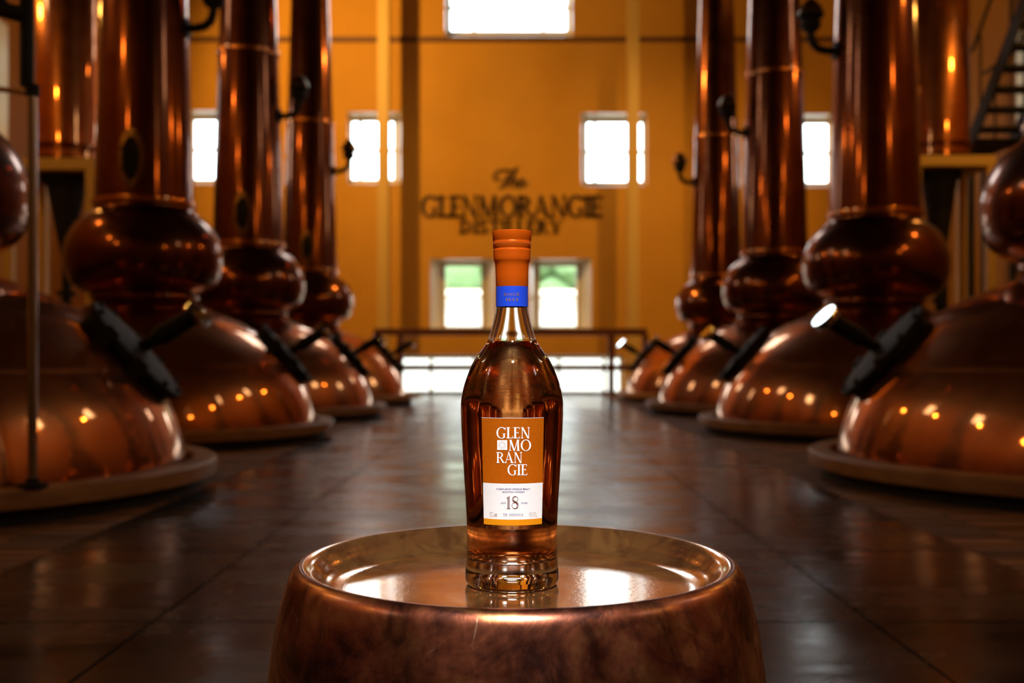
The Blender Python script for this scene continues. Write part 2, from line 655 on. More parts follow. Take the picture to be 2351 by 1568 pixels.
def flat_font(text, x0, x1, ybase, ytop, thin=0.0):
    """plain sans lettering from Blender's built-in font, as polygons fitted to a box"""
    cu = bpy.data.curves.new('lettering', 'FONT')
    cu.body = text
    cu.size = 1.0
    cu.space_character = 1.0
    cu.resolution_u = 3
    cu.offset = thin
    o = bpy.data.objects.new('lettering_source', cu)
    C.objects.link(o)
    dg = bpy.context.evaluated_depsgraph_get()
    me = bpy.data.meshes.new_from_object(o.evaluated_get(dg))
    pts = [(v.co.x, v.co.y) for v in me.vertices]
    polys = [[pts[i] for i in p.vertices] for p in me.polygons]
    bpy.data.objects.remove(o)
    bpy.data.curves.remove(cu)
    bpy.data.meshes.remove(me)
    xs = [p[0] for p in pts]
    ys = [p[1] for p in pts]
    ax, bx, ay, by = min(xs), max(xs), 0.0, 0.72
    return [[(x0 + (x - ax) / (bx - ax) * (x1 - x0), ybase + (y - ay) / (by - ay) * (ytop - ybase)) for x, y in pl] for pl in polys]

# ------------------------------------------------------------------ the hall
WY, WT = 18.0, 0.42          # inner face of the gable wall, wall thickness
HX = 7.0                     # half width of the hall
FRONT = -7.0
FLOOR_END = 16.6
PXM = FPX / WY


def wx(px):
    return (px - CX) / PXM


def wz(py):
    return HC + (HOR - py) / PXM


def ox(px):                       # the same for the outer face, where the panes sit
    return (px - CX) * (WY + WT) / FPX


def oz(py):
    return HC + (HOR - py) * (WY + WT) / FPX


def wall_grid(a0, a1, b0, b1, holes, thick):
    """wall in local x/z with rectangular holes, inner face at y=0, outer at y=thick"""
    xs = sorted({a0, a1, *[h[0] for h in holes], *[h[1] for h in holes]})
    zs = sorted({b0, b1, *[h[2] for h in holes], *[h[3] for h in holes]})
    mb = MB()
    for i in range(len(xs) - 1):
        j0 = None
        for j in range(len(zs)):
            solid = False
            if j < len(zs) - 1:
                cx, cz = (xs[i] + xs[i + 1]) / 2, (zs[j] + zs[j + 1]) / 2
                solid = not any(h[0] < cx < h[1] and h[2] < cz < h[3] for h in holes)
            if solid and j0 is None:
                j0 = j
            if not solid and j0 is not None:
                mb.box(xs[i], xs[i + 1], 0, thick, zs[j0], zs[j])
                j0 = None
    return mb


win_no = [0]


def window(origin, rz, inner, outer, cols, rows, bar=0.055):
    """splayed opening: inner and outer rectangles (x0, x1, z0, z1) in the wall's local frame"""
    win_no[0] += 1
    root = empty('window_%d' % win_no[0], origin, rz)
    tag(root, kind='structure')
    (a0, a1, b0, b1), (c0, c1, d0, d1) = inner, outer
    mb = MB()
    vs = [(a0, 0, b0), (a1, 0, b0), (a1, 0, b1), (a0, 0, b1), (c0, WT, d0), (c1, WT, d0), (c1, WT, d1), (c0, WT, d1)]
    mb.add(vs, [(0, 1, 5, 4), (1, 2, 6, 5), (2, 3, 7, 6), (3, 0, 4, 7)])
    mb.add([(a0, WT, b0), (a1, WT, b0), (a1, WT, b1), (a0, WT, b1), (c0, WT, d0), (c1, WT, d0), (c1, WT, d1), (c0, WT, d1)],
           [(0, 1, 5, 4), (1, 2, 6, 5), (2, 3, 7, 6), (3, 0, 4, 7)])
    mb.build('reveal', REVEAL, root)
    f = MB()
    fw, y0, y1 = 0.06, WT - 0.05, WT + 0.02
    f.box(c0, c0 + fw, y0, y1, d0, d1).box(c1 - fw, c1, y0, y1, d0, d1)
    f.box(c0 + fw, c1 - fw, y0, y1, d0, d0 + fw).box(c0 + fw, c1 - fw, y0, y1, d1 - fw, d1)
    f.build('window_frame', FRAME, root)
    e0, e1, g0, g1 = c0 + fw, c1 - fw, d0 + fw, d1 - fw
    cw = [e0 + (e1 - e0) * k for k in cols]
    rw = [g0 + (g1 - g0) * k for k in rows]
    for x in cw[1:-1]:
        MB().box(x - bar / 2, x + bar / 2, y0 + 0.01, y1 - 0.01, g0, g1).build('glazing_bar', FRAME, root)
    for z in rw[1:-1]:
        MB().box(e0, e1, y0 + 0.005, y1 - 0.015, z - bar / 2, z + bar / 2).build('glazing_bar', FRAME, root)
    for i in range(len(cw) - 1):
        for j in range(len(rw) - 1):
            MB().box(cw[i] + bar / 2 * (i > 0), cw[i + 1] - bar / 2 * (i < len(cw) - 2), WT - 0.018, WT - 0.012,
                     rw[j] + bar / 2 * (j > 0), rw[j + 1] - bar / 2 * (j < len(rw) - 2)).build('pane', PANE, root)
    m = Matrix.Translation(origin) @ Matrix.Rotation(rz, 4, 'Z')
    p = m @ Vector(((c0 + c1) / 2, WT + 0.03, (d0 + d1) / 2))
    portal(p, (-PI / 2, 0, rz), c1 - c0, d1 - d0)
    return root


# gable wall openings (inner rectangle, outer rectangle, column cuts, row cuts)
GABLE = [
    ((wx(1022), wx(1314), wz(84), 8.4), (ox(1028), ox(1308), oz(80), 8.3), (0, .2, .8, 1), (0, .22, .5, .75, 1)),
    ((wx(797), wx(920), wz(422), wz(257)), (ox(801), ox(912), oz(420), oz(273)), (0, .2, .8, 1), (0, .5, 1)),
    ((wx(1335), wx(1486), wz(427), wz(259)), (ox(1340), ox(1482), oz(425), oz(275)), (0, .14, .86, 1), (0, .5, 1)),
    ((wx(430), wx(545), wz(422), wz(253)), (ox(440), ox(538), oz(420), oz(270)), (0, 1), (0, .5, 1)),
    ((wx(1795), wx(1916), wz(429), wz(262)), (ox(1800), ox(1907), oz(427), oz(278)), (0, 1), (0, .5, 1)),
    ((wx(988), wx(1137), wz(756), wz(594)), (ox(1016), ox(1113), oz(757), oz(604)), (0, 1), (0, .48, 1)),
    ((wx(1217), wx(1358), wz(756), wz(594)), (ox(1232), ox(1330), oz(757), oz(604)), (0, 1), (0, .48, 1)),
    ((wx(915), wx(1432), -0.35, wz(815)), (ox(918), ox(1429), -0.33, oz(816)), (0, .13, .33, .52, .72, .93, 1), (0, 1)),
]
holes = [g[0] for g in GABLE]
o = wall_grid(-HX - 0.5, HX + 0.5, -1.0, 10.5, holes, WT).build('wall_back', OCHRE)
o.location = (0, WY, 0)
tag(o, kind='structure')
for inner, outer, cols, rows in GABLE:
    window((0, WY, 0), 0, inner, outer, cols, rows)

# side walls with high windows (and one row of lower ones)
SIDE_Y = [-1.5, 3.6, 8.6, 13.8]
sides = []
for y in SIDE_Y:
    zl = 3.6 if y > 13 else 5.3
    sides.append(((y - .6, y + .6, zl, zl + 1.6), (y - .45, y + .45, zl + .1, zl + 1.45)))
for side, nm in ((-1, 'wall_left'), (1, 'wall_right')):
    rz = PI / 2 if side < 0 else -PI / 2
    org = (side * HX, 0, 0)
    loc = []
    for inner, outer in sides:            # local x runs along +Y on the left wall and along -Y on the right one
        if side < 0:
            loc.append((inner, outer))
        else:
            loc.append(((-inner[1], -inner[0], inner[2], inner[3]), (-outer[1], -outer[0], outer[2], outer[3])))
    lo, hi = (FRONT, WY) if side < 0 else (-WY, -FRONT)
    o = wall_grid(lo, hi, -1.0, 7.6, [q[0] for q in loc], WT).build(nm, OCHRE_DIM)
    o.location = org
    o.rotation_euler = (0, 0, rz)
    tag(o, kind='structure')
    for inner, outer in loc:
        window(org, rz, inner, outer, (0, .5, 1), (0, .5, 1))
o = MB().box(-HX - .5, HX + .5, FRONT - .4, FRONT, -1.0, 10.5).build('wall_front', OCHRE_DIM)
tag(o, kind='structure')
# pitched roof
mb = MB()
for s in (-1, 1):
    mb.add([(s * (HX + .5), FRONT - .4, 7.2), (s * (HX + .5), WY + WT, 7.2), (0, WY + WT, 10.3), (0, FRONT - .4, 10.3),
            (s * (HX + .5), FRONT - .4, 7.5), (s * (HX + .5), WY + WT, 7.5), (0, WY + WT, 10.6), (0, FRONT - .4, 10.6)],
           [(0, 1, 2, 3), (4, 5, 6, 7), (0, 1, 5, 4), (0, 3, 7, 4), (1, 2, 6, 5)])
tag(mb.build('ceiling', ROOF), kind='structure')
# string course on the gable wall
tag(MB().box(-HX, HX, WY - .05, WY, wz(97), wz(86)).build('trim_1', TRIM), kind='structure')

# lower floor of the landing behind the rail
o = MB().box(-HX, HX, FLOOR_END, WY + .02, -0.98, -0.6).build('floor_lower', MORTAR)
tag(o, kind='structure')

# aisle: polished concrete cast in bays
AX = 1.38
root = empty('floor')
tag(root, kind='structure')
MB().box(-HX, HX, FRONT, FLOOR_END, -0.98, -0.012).build('bed', MORTAR, root)
xj = [-AX, -0.79, 0.0, 0.79, AX]
yj = [2.28 + 0.84 * k for k in range(-11, 18)]
yj = [y for y in yj if FRONT < y < FLOOR_END - 0.3]
yj = [FRONT] + yj + [FLOOR_END]
for i in range(4):
    for j in range(len(yj) - 1):
        g = 0.004
        x0, x1, y0, y1 = xj[i] + g, xj[i + 1] - g, yj[j] + g, yj[j + 1] - g
        mb = MB().box(x0 - (x0 + x1) / 2, (x1 - x0) / 2, -(y1 - y0) / 2, (y1 - y0) / 2, -0.02, 0.0)
        o = mb.build('slab', CONCRETE, root)
        o.location = ((x0 + x1) / 2, (y0 + y1) / 2, 0.0)
# polished texture coordinates follow the hall, not the bay
t = CONCRETE.node_tree
for n in [n for n in t.nodes if n.type == 'TEX_COORD']:
    geo = t.nodes.new('ShaderNodeNewGeometry')
    for l in list(n.outputs['Object'].links):
        t.links.new(geo.outputs['Position'], l.to_socket)
        pass

# brick strips under the stills
brick_me = None
for side, nm in ((-1, 'floor_left'), (1, 'floor_right')):
    root = empty(nm)
    tag(root, kind='structure')
    BL, BW, J = 0.215, 0.065, 0.010
    far = MB()
    for c in range(14):
        xa = AX + 0.006 + c * (BL + J)
        y = 1.9
        k = 0
        while y < FLOOR_END - 0.1:
            yy = y + (0.5 * (BW + J) if c % 2 else 0)
            near = c < 3 and yy < 8.6
            if near:
                if brick_me is None:
                    bo = MB().box(-BL / 2, BL / 2, -BW / 2, BW / 2, -0.03, 0.0).build('brick', BRICK, root)
                    brick_me = bo.data
                else:
                    bo = bpy.data.objects.new('brick', brick_me)
                    C.objects.link(bo)
                    bo.parent = root
                bo.location = (side * (xa + BL / 2), yy, 0.001 * random.uniform(-2.5, 1.5))
            elif yy < FLOOR_END - 0.06:
                dz = 0.001 * random.uniform(-2.5, 1.5)
                cxx = side * (xa + BL / 2)
                far.add([(cxx - BL / 2, yy - BW / 2, dz), (cxx + BL / 2, yy - BW / 2, dz), (cxx + BL / 2, yy + BW / 2, dz), (cxx - BL / 2, yy + BW / 2, dz),
                         (cxx - BL / 2, yy - BW / 2, -.02), (cxx + BL / 2, yy - BW / 2, -.02), (cxx + BL / 2, yy + BW / 2, -.02), (cxx - BL / 2, yy + BW / 2, -.02)],
                        [(0, 1, 2, 3), (0, 1, 5, 4), (1, 2, 6, 5), (2, 3, 7, 6), (3, 0, 4, 7)])
            y += BW + J
    o = far.build('brick_field', BRICK, root)
    tag(o, kind='stuff')

# steel columns in front of the gable wall
for px, lab in ((881, 'slim cream steel column crossing the window beside the end of the pole-side row'),
                (1453, 'slim cream steel column crossing the window beside the end of the staircase-side row')):
    x = (px - CX) / FPX * 17.2
    root = empty('steel_column', (x, 17.2, -0.6))
    tag(root, lab, 'column', 'columns by the gable wall', 'thing')
    mb = MB().box(-.092, .092, -.10, -.085, 0, 9.85).box(-.092, .092, .085, .10, 0, 9.85).box(-.008, .008, -.085, .085, 0, 9.85)
    mb.build('shaft', CREAM_STEEL, root)
    MB().box(-.15, .15, -.16, .16, 0, .02).build('base_plate', CREAM_STEEL, root)

# railing at the end of the aisle
root = empty('railing', (0, 16.5, 0))
tag(root, 'dark red-brown timber railing across the far end of the aisle', 'railing')
rail_z = HC + (HOR - 762) / FPX * 16.5
MB().box(-2.2, 2.15, -.035, .035, rail_z - .058, rail_z + .058).build('top_rail', WOOD_RAIL, root, bevel=.008)
MB().box(-2.2, 2.15, -.025, .025, HC - (844 - HOR) / FPX * 16.5 - .05, HC - (844 - HOR) / FPX * 16.5 + .05).build('middle_rail', WOOD_RAIL, root, bevel=.006)
MB().box(-2.2, 2.15, -.02, .02, 0.0, .055).build('kick_board', WOOD_RAIL, root)
for x in (-2.17, -1.78, 1.58, 2.12):
    MB().box(x - .05, x + .05, -.05, .05, 0, rail_z - .04).build('post', WOOD_RAIL, root, bevel=.006)

# ------------------------------------------------------------------ lettering on the gable wall
sign = empty('wall_sign', (0, WY, 0))
tag(sign, 'three lines of dark raised lettering on the ochre gable wall', 'sign')


def extrude_polys(polys, th):
    mb = MB()
    for pl in polys:
        n = len(pl)
        area = sum(pl[i][0] * pl[(i + 1) % n][1] - pl[(i + 1) % n][0] * pl[i][1] for i in range(n))
        if area < 0:
            pl = pl[::-1]
        vs = [(x, -th, z) for x, z in pl] + [(x, 0, z) for x, z in pl]
        fs = [tuple(range(n)), tuple(reversed(range(n, 2 * n)))]
        for i in range(n):
            j = (i + 1) % n
            fs.append((i, i + n, j + n, j))
        mb.add(vs, fs)
    return mb


S_, T_, SER = 0.20, 0.105, 0.06
GLYPH = {k: f() for k, f in LETTERS.items()}
for text, x0, x1, yb, yt in (('GLENMORANGIE', 966, 1382, 499, 449), ('DISTILLERY', 1055, 1289, 536, 505)):
    for polys in layout(text, wx(x0), wx(x1), wz(yb), wz(yt), -0.02 if x0 < 1000 else 0.08):
        xs = [p[0] for pl in polys for p in pl]
        c = (min(xs) + max(xs)) / 2
        o = extrude_polys([[(x - c, z) for x, z in pl] for pl in polys], 0.03).build('letter', SIGN, sign)
        o.location = (c, -0.002, 0)


def script_stroke(pts, r):
    out = []
    P = [pts[0]] + list(pts) + [pts[-1]]
    for i in range(1, len(P) - 2):
        p0, p1, p2, p3 = [Vector((*p, 0)) for p in P[i - 1:i + 3]]
        for k in range(6):
            tt = k / 6
            out.append(0.5 * ((2 * p1) + (p2 - p0) * tt + (2 * p0 - 5 * p1 + 4 * p2 - p3) * tt * tt + (3 * p1 - p0 - 3 * p2 + p3) * tt ** 3))
    out.append(Vector((*pts[-1], 0)))
    return [(wx(p.x), -0.02, wz(p.y)) for p in out]


S_, T_, SER = 0.165, 0.06, 0.035
GLYPH = {k: f() for k, f in LETTERS.items()}
SCRIPT = {
    'letter_t': [([(1150, 410), (1139, 414), (1135, 404), (1143, 394), (1160, 391), (1176, 392), (1190, 383)], .020),
                 ([(1172, 394), (1166, 405), (1158, 420), (1152, 430), (1145, 431)], .024)],
    'letter_h': [([(1186, 388), (1178, 404), (1170, 420), (1166, 431)], .022),
                 ([(1168, 424), (1176, 414), (1184, 412), (1183, 421), (1181, 430), (1187, 430)], .018)],
    'letter_e': [([(1189, 426), (1199, 421), (1203, 414), (1197, 412), (1191, 420), (1192, 429), (1200, 430), (1212, 419)], .017)],
}
for nm, strokes in SCRIPT.items():
    mb = MB()
    for pts, r in strokes:
        q = script_stroke(pts, r)
        n = len(q)
        mb.tube(q, [r * (0.45 + 0.55 * math.sin(PI * (i + 0.5) / n)) for i in range(n)], 8)
    mb.build('letter', SIGN, sign, smooth=True)

# ------------------------------------------------------------------ copper pot stills
POT = smooth_profile([(1.205, 0.0), (1.20, .13), (1.175, .25), (1.13, .38), (1.06, .50), (.95, .64), (.80, .76), (.62, .86), (.46, .925), (.37, .965), (.345, 1.0), (.34, 1.05)], 5)
BULB = smooth_profile([(.34, 1.03), (.41, 1.05), (.485, 1.10), (.53, 1.18), (.545, 1.275), (.54, 1.36), (.512, 1.445), (.465, 1.525), (.405, 1.585), (.36, 1.615), (.343, 1.64), (.343, 1.67)], 6)


def pot_r(z):
    for (r0, z0), (r1, z1) in zip(POT, POT[1:]):
        if z0 <= z <= z1:
            return r0 + (r1 - r0) * (z - z0) / max(z1 - z0, 1e-6)
    return .34


def make_still(turn):
    root = empty('pot_still')
    pot = MB().lathe(POT, 96, cap=False).build('pot', COPPER, root, smooth=True)
    # riveted seam round the shoulder
    zs = 0.545
    rs = pot_r(zs)
    sm = MB().lathe([(rs + .017, zs - .02), (rs + .0135, zs - .012), (rs - .0055, zs + .012), (rs - .013, zs + .02)], 96, cap=False)
    sm.build('seam', COPPER, pot, smooth=True)
    MB().lathe([(.33, .995), (.375, .995), (.38, 1.01), (.375, 1.025), (.33, 1.025)], 48, cap=False).build('collar', COPPER_NECK, root, smooth=True, sharp=40)
    MB().lathe(BULB, 72, cap=False).build('boil_bulb', COPPER_NECK, root, smooth=True)
    # tall tapering neck, bent over into the pipe that leads to the side wall
    path, rr = [], []
    for z in (1.66, 1.75, 2.2, 2.7, 3.3, 4.0, 4.6, 5.2, 5.7):
        path.append((0, 0, z))
        rr.append(.342 + (z - 1.66) * (.235 - .342) / 3.6 if z < 5.3 else .222)
    for k in range(1, 8):
        a = PI / 2 * k / 7
        path.append((-.5 * (1 - math.cos(a)), 0, 5.9 + .5 * math.sin(a)))
        rr.append(.21)
    path += [(-1.6, 0, 6.36), (-3.0, 0, 6.28), (-4.25, 0, 6.2)]
    rr += [.20, .18, .16]
    neck = MB().tube(path, rr, 48).build('neck', COPPER_NECK, root, smooth=True, sharp=50)
    for z in (1.68, 3.55):
        r = .342 + (z - 1.66) * (.235 - .342) / 3.6
        MB().lathe([(r - .01, z - .02), (r + .012, z - .02), (r + .016, z), (r + .012, z + .02), (r - .01, z + .02)], 48, cap=False).build('band', COPPER, neck, smooth=True, sharp=40)
    # oval sight glass on the neck (towards the aisle entrance)
    rn = .342 - (1.95 - 1.66) * .0297
    sg = empty('sight_glass', (0.03, -rn + .005, 1.95))
    sg.parent = root
    fr = MB()
    n = 32
    vs, fs = [], []
    for i in range(n):
        a = 2 * PI * i / n
        for k, (ra, y) in enumerate(((1.0, 0.02), (1.0, -.025), (.72, -.03), (.66, -.012))):
            vs.append((.085 * ra * math.cos(a), y, .21 * ra * math.sin(a)))
    for i in range(n):
        j = (i + 1) % n
        for k in range(3):
            fs.append((i * 4 + k, j * 4 + k, j * 4 + k + 1, i * 4 + k + 1))
    fr.add(vs, fs)
    fr.build('frame', BRASS, sg, smooth=True, sharp=40)
    MB().add([(.06 * math.cos(2 * PI * i / n), -.014, .15 * math.sin(2 * PI * i / n)) for i in range(n)], [tuple(range(n))]).build('dark_glass', mat_dark_glass, sg)
    for i in range(8):
        a = 2 * PI * (i + .5) / 8
        MB().lathe([(0, -.012), (.012, -.012), (.012, .008), (0, .012)], 8, Matrix.Translation((.073 * math.cos(a), -.028, .18 * math.sin(a))) @ Matrix.Rotation(PI / 2, 4, 'X')).build('bolt', BRASS, sg)
    # relief valve: hooked pipe with a domed cup, on the aisle side of the neck
    rv = .342 - (2.95 - 1.66) * .0297
    vp = [(rv - .03, 0, 2.95), (rv + .06, 0, 2.95), (rv + .13, 0, 2.965), (rv + .17, 0, 3.00), (rv + .19, 0, 3.06), (rv + .19, 0, 3.12)]
    val = MB().tube(vp, .032, 12).build('valve_pipe', DARK_IRON, root, smooth=True, sharp=50)
    mv = Matrix.Translation((rv + .19, 0, 3.10))
    MB().lathe([(0, 0), (.05, 0), (.075, .03), (.08, .06), (.065, .085), (.085, .10), (.10, .115), (.10, .13), (0, .13)], 24, mv).build('valve_cup', DARK_IRON, val, smooth=True, sharp=35)
    MB().lathe([(.098, .13), (.092, .16), (.07, .20), (.04, .235), (.015, .255), (0, .26)], 24, mv, cap=False).build('valve_dome', BRASS, val, smooth=True)
    MB().lathe([(0, 0), (.07, 0), (.07, .025), (0, .025)], 20, Matrix.Translation((rv - .012, 0, 2.95)) @ Matrix.Rotation(PI / 2, 4, 'Y')).build('valve_flange', DARK_IRON, val)
    # manway: round iron door on the shoulder, facing the aisle
    zc = .60
    rc = pot_r(zc)
    slope = (pot_r(zc + .05) - pot_r(zc - .05)) / .10
    el = math.atan(-slope)
    az = math.radians(turn)
    dirx = Vector((math.cos(az), math.sin(az), 0))
    nrm = dirx * math.cos(el) + Vector((0, 0, math.sin(el)))
    M = Matrix.Translation(dirx * rc + Vector((0, 0, zc))) @ nrm.to_track_quat('Z', 'Y').to_matrix().to_4x4()
    door = MB().lathe([(0, -.10), (.25, -.10), (.25, .0), (.275, .004), (.275, .03), (.26, .034), (.24, .038), (.12, .048), (0, .05)], 40, M).build('manway_door', DARK_IRON, root, smooth=True, sharp=30)
    for i in range(10):
        a = 2 * PI * (i + .5) / 10
        MB().lathe([(0, .03), (.016, .03), (.016, .048), (0, .05)], 6, M @ Matrix.Translation((.25 * math.cos(a), .25 * math.sin(a), 0))).build('bolt', DARK_IRON, door)
    # screw spindle with T-bar, standing off the door
    up = M.to_3x3().inverted() @ Vector((0, 0, 1))
    q = dirx * rc + Vector((0, 0, zc)) + nrm * .03
    tip = q + Vector((.27, 0, .16))
    MB().tube([q, q + (tip - q) * .3, q + (tip - q) * .35, tip], [.03, .03, .045, .04], 12).build('spindle', DARK_IRON, door, smooth=True, sharp=40)
    ca, ce = math.radians(28 if turn > 0 else 8), math.radians(44)
    ax = Vector((math.cos(ce) * math.cos(ca), math.cos(ce) * math.sin(ca), math.sin(ce)))
    R = Matrix.Translation(tip) @ ax.to_track_quat('Z', 'Y').to_matrix().to_4x4()
    MB().lathe([(0, -.04), (.055, -.04), (.066, -.028), (.068, .006), (.066, .010), (0, .0105)], 28, R).build('handle_cap', POLISHED, door, smooth=True, sharp=35)
    # two hinge lugs
    for s in (-1, 1):
        MB().box(-.02, .02, -.03, .03, -.02, .12, M @ Matrix.Translation((-.27, s * .09, -.07))).build('hinge', DARK_IRON, door)
    return root


mat_dark_glass = mat('dark_sight_glass', (0.01, 0.012, 0.014), 0.08)
protos = [make_still(10), make_still(-10)]


def make_plinth():
    root = empty('still_plinth')
    MB().lathe([(1.235, .062), (1.335, .062), (1.34, .075), (1.34, .122), (1.33, .132), (1.245, .132), (1.235, .122), (1.235, .062)], 96, cap=False).build('timber_ring', TIMBER, root, smooth=True, sharp=30)
    MB().lathe([(1.23, 0), (1.28, 0), (1.28, .062), (1.23, .062), (1.23, 0)], 96, cap=False).build('footing', RECESS_SHADE, root, smooth=True, sharp=30)
    return root


plinth0 = make_plinth()
A_, B_ = 'in the row beside the steel pole', 'in the row on the staircase side'
STILLS = [
    (-2.66, 4.45, 0, 'copper pot still with the slim steel pole standing in front of it', 'round timber plinth ring that carries the slim steel pole'),
    (-2.64, 7.45, 0, 'copper pot still %s, second from the camera' % A_, 'round timber plinth ring %s, second from the camera' % A_),
    (-2.58, 10.15, 0, 'copper pot still %s, third from the camera' % A_, 'round timber plinth ring %s, third from the camera' % A_),
    (-2.56, 13.15, 0, 'copper pot still %s, farthest from the camera' % A_, 'round timber plinth ring %s, farthest from the camera' % A_),
    (2.78, 4.85, PI, 'copper pot still %s, nearest the camera' % B_, 'round timber plinth ring %s, nearest the camera' % B_),
    (2.80, 8.0, PI, 'copper pot still %s, second from the camera' % B_, 'round timber plinth ring %s, second from the camera' % B_),
    (2.76, 10.9, PI, 'copper pot still %s, third from the camera' % B_, 'round timber plinth ring %s, third from the camera' % B_),
    (2.76, 14.0, PI, 'copper pot still %s, farthest from the camera' % B_, 'round timber plinth ring %s, farthest from the camera' % B_),
]
for i, (x, y, rz, lab, plab) in enumerate(STILLS):
    s = protos[i // 4] if i % 4 == 0 else copy_tree(protos[i // 4])
    p = plinth0 if i == 0 else copy_tree(plinth0)
    s.location, s.rotation_euler = (x, y, 0), (0, 0, rz)
    p.location = (x, y, 0)
    tag(s, lab, 'still', 'copper pot stills in two rows')
    tag(p, plab, 'plinth', 'plinth rings under the stills')

# ------------------------------------------------------------------ condensers on their stands
for (x, y, zb, r, lab, slab_, flab) in (
        (-4.47, 10.4, 2.51, .284, 'tall reddish copper condenser column behind the still with the oval neck glass', 'cream steel stand carrying the condenser behind the pole-side row', 'black iron funnel hanging in the stand behind the pole-side row'),
        (4.78, 11.6, 2.77, .315, 'tall reddish copper condenser column with flange rings beside the staircase', 'cream steel stand carrying the condenser beside the staircase', 'black iron funnel hanging in the stand beside the staircase')):
    root = empty('condenser', (x, y, zb))
    tag(root, lab, 'condenser', 'condenser columns')
    MB().lathe([(0, 0), (r, 0), (r, 3.05), (r * .8, 3.2), (0, 3.24)], 48).build('shell', COPPER, root, smooth=True, sharp=40)
    for z in (.0, .13, 2.4):
        MB().lathe([(r - .01, z), (r + .03, z), (r + .03, z + .05), (r - .01, z + .05)], 48, cap=False).build('flange', COPPER_NECK, root, smooth=True, sharp=40)
    st = empty('condenser_stand', (x, y, 0))
    tag(st, slab_, 'stand', 'condenser stands')
    w, d_ = .40, .36
    for sx in (-1, 1):
        for sy in (-1, 1):
            MB().box(sx * w - .045, sx * w + .045, sy * d_ - .045, sy * d_ + .045, 0, zb - .11).build('post', CREAM_STEEL, st)
    for sy in (-1, 1):
        MB().box(-w - .045, w + .045, sy * d_ - .05, sy * d_ + .05, zb - .11, zb).build('beam', CREAM_STEEL, st)
        MB().box(-w + .045, w - .045, sy * d_ - .03, sy * d_ + .03, .95, 1.02).build('beam', CREAM_STEEL, st)
    for sx in (-1, 1):
        MB().box(sx * w - .05, sx * w + .05, -d_ + .05, d_ - .05, zb - .11, zb).build('beam', CREAM_STEEL, st)
    MB().box(-w + .05, w - .05, -d_ + .05, d_ - .05, zb - .02, zb - .002).build('deck', CREAM_STEEL, st)
    fn = empty('iron_funnel', (x, y, 0))
    tag(fn, flab, 'funnel', 'iron funnels under the condensers')
    MB().lathe([(0, .0), (.045, 0), (.045, 1.55), (.07, 1.7), (.19, zb - .2), (.24, zb - .19), (.24, zb - .11), (0, zb - .11)], 28).build('cone', DARK_IRON, fn, smooth=True, sharp=30)
    for k in range(3):
        MB().lathe([(.04, .4 + .4 * k), (.09, .4 + .4 * k), (.09, .45 + .4 * k), (.04, .45 + .4 * k)], 20, cap=False).build('flange', DARK_IRON, fn, sharp=30)

# ------------------------------------------------------------------ steel staircase up the side wall
st = empty('steel_staircase', (5.75, 12.3, 0))
tag(st, 'dark steel open-tread staircase climbing beside the wall behind the condenser', 'staircase')
N = 13
for i in range(N):
    z = 3.25 + i * .187
    y = -.19 * (i + .5)
    MB().box(-.24, .24, y - .13, y + .13, z, z + .035).build('tread', DARK_IRON, st)
for s in (-1, 1):
    MB().bar((s * .26, .12, 3.15), (s * .26, -.19 * N, 3.15 + .187 * N), .03, .20).build('stringer', DARK_IRON, st)
    MB().tube([(s * .26, .9, 4.2), (s * .26, .05, 4.25), (s * .26, -.19 * N, 4.25 + .187 * N)], .022, 8).build('handrail', DARK_IRON, st)
    for k in range(4):
        yy = .6 - k * .75
        zz = 3.2 + max(0, -yy) / .19 * .187
        MB().tube([(s * .26, yy, zz), (s * .26, yy, zz + 1.02)], .016, 8).build('baluster', DARK_IRON, st)
MB().box(-.28, .28, .05, .95, 3.13, 3.2).build('landing', DARK_IRON, st)
for sx in (-1, 1):
    for yy in (.12, .88):
        MB().box(sx * .25 - .03, sx * .25 + .03, yy - .03, yy + .03, 0, 3.13).build('leg', DARK_IRON, st)
o = MB().tube([(5.15, 14.9, 0.0), (5.15, 14.9, .75), (5.15, 14.75, .95), (5.15, 12.6, 2.30), (5.15, 12.35, 2.5), (5.15, 12.3, 2.8), (5.15, 12.3, 7.5)], .05, 14).build('copper_pipe', COPPER_NECK, None, smooth=True, sharp=60)
tag(o, 'thin copper pipe sloping up past the stand towards the staircase', 'pipe')

# ------------------------------------------------------------------ steel pole in front of the nearest still
px0, py0 = -1.665, 3.60
root = empty('sampling_post', (px0, py0, .132))
tag(root, 'slim steel pole with a side arm standing on the nearest plinth ring', 'pole')
ztop = HC + (HOR - 208) / FPX * py0 - .132
MB().lathe([(0, 0), (.05, 0), (.05, .012), (.022, .016), (.022, .03), (0, .03)], 20).build('foot_plate', DARK_IRON, root, smooth=True, sharp=30)
MB().tube([(0, 0, .02), (0, 0, ztop)], .0165, 14).build('shaft', STEEL, root, smooth=True, sharp=50)
MB().tube([(0, 0, ztop - .01), (-.12, .02, ztop + .01), (-.55, .1, ztop + .02)], .010, 10).build('arm', BRASS_LIT, root, smooth=True, sharp=50)
MB().lathe([(0, -.02), (.024, -.02), (.024, .02), (0, .02)], 16, Matrix.Translation((0, 0, ztop))).build('collar', DARK_IRON, root, smooth=True, sharp=40)
MB().tube([(-.02, 0, ztop + .015), (-.02, 0, ztop + 1.6)], .024, 14).build('upper_pipe', DARK_IRON, root, smooth=True, sharp=50)
MB().tube([(-.02, 0, ztop + .26), (-.10, 0, ztop + .28), (-.16, 0, ztop + .36), (-.16, 0, ztop + .46)], .03, 12).build('branch', DARK_IRON, root, smooth=True, sharp=50)

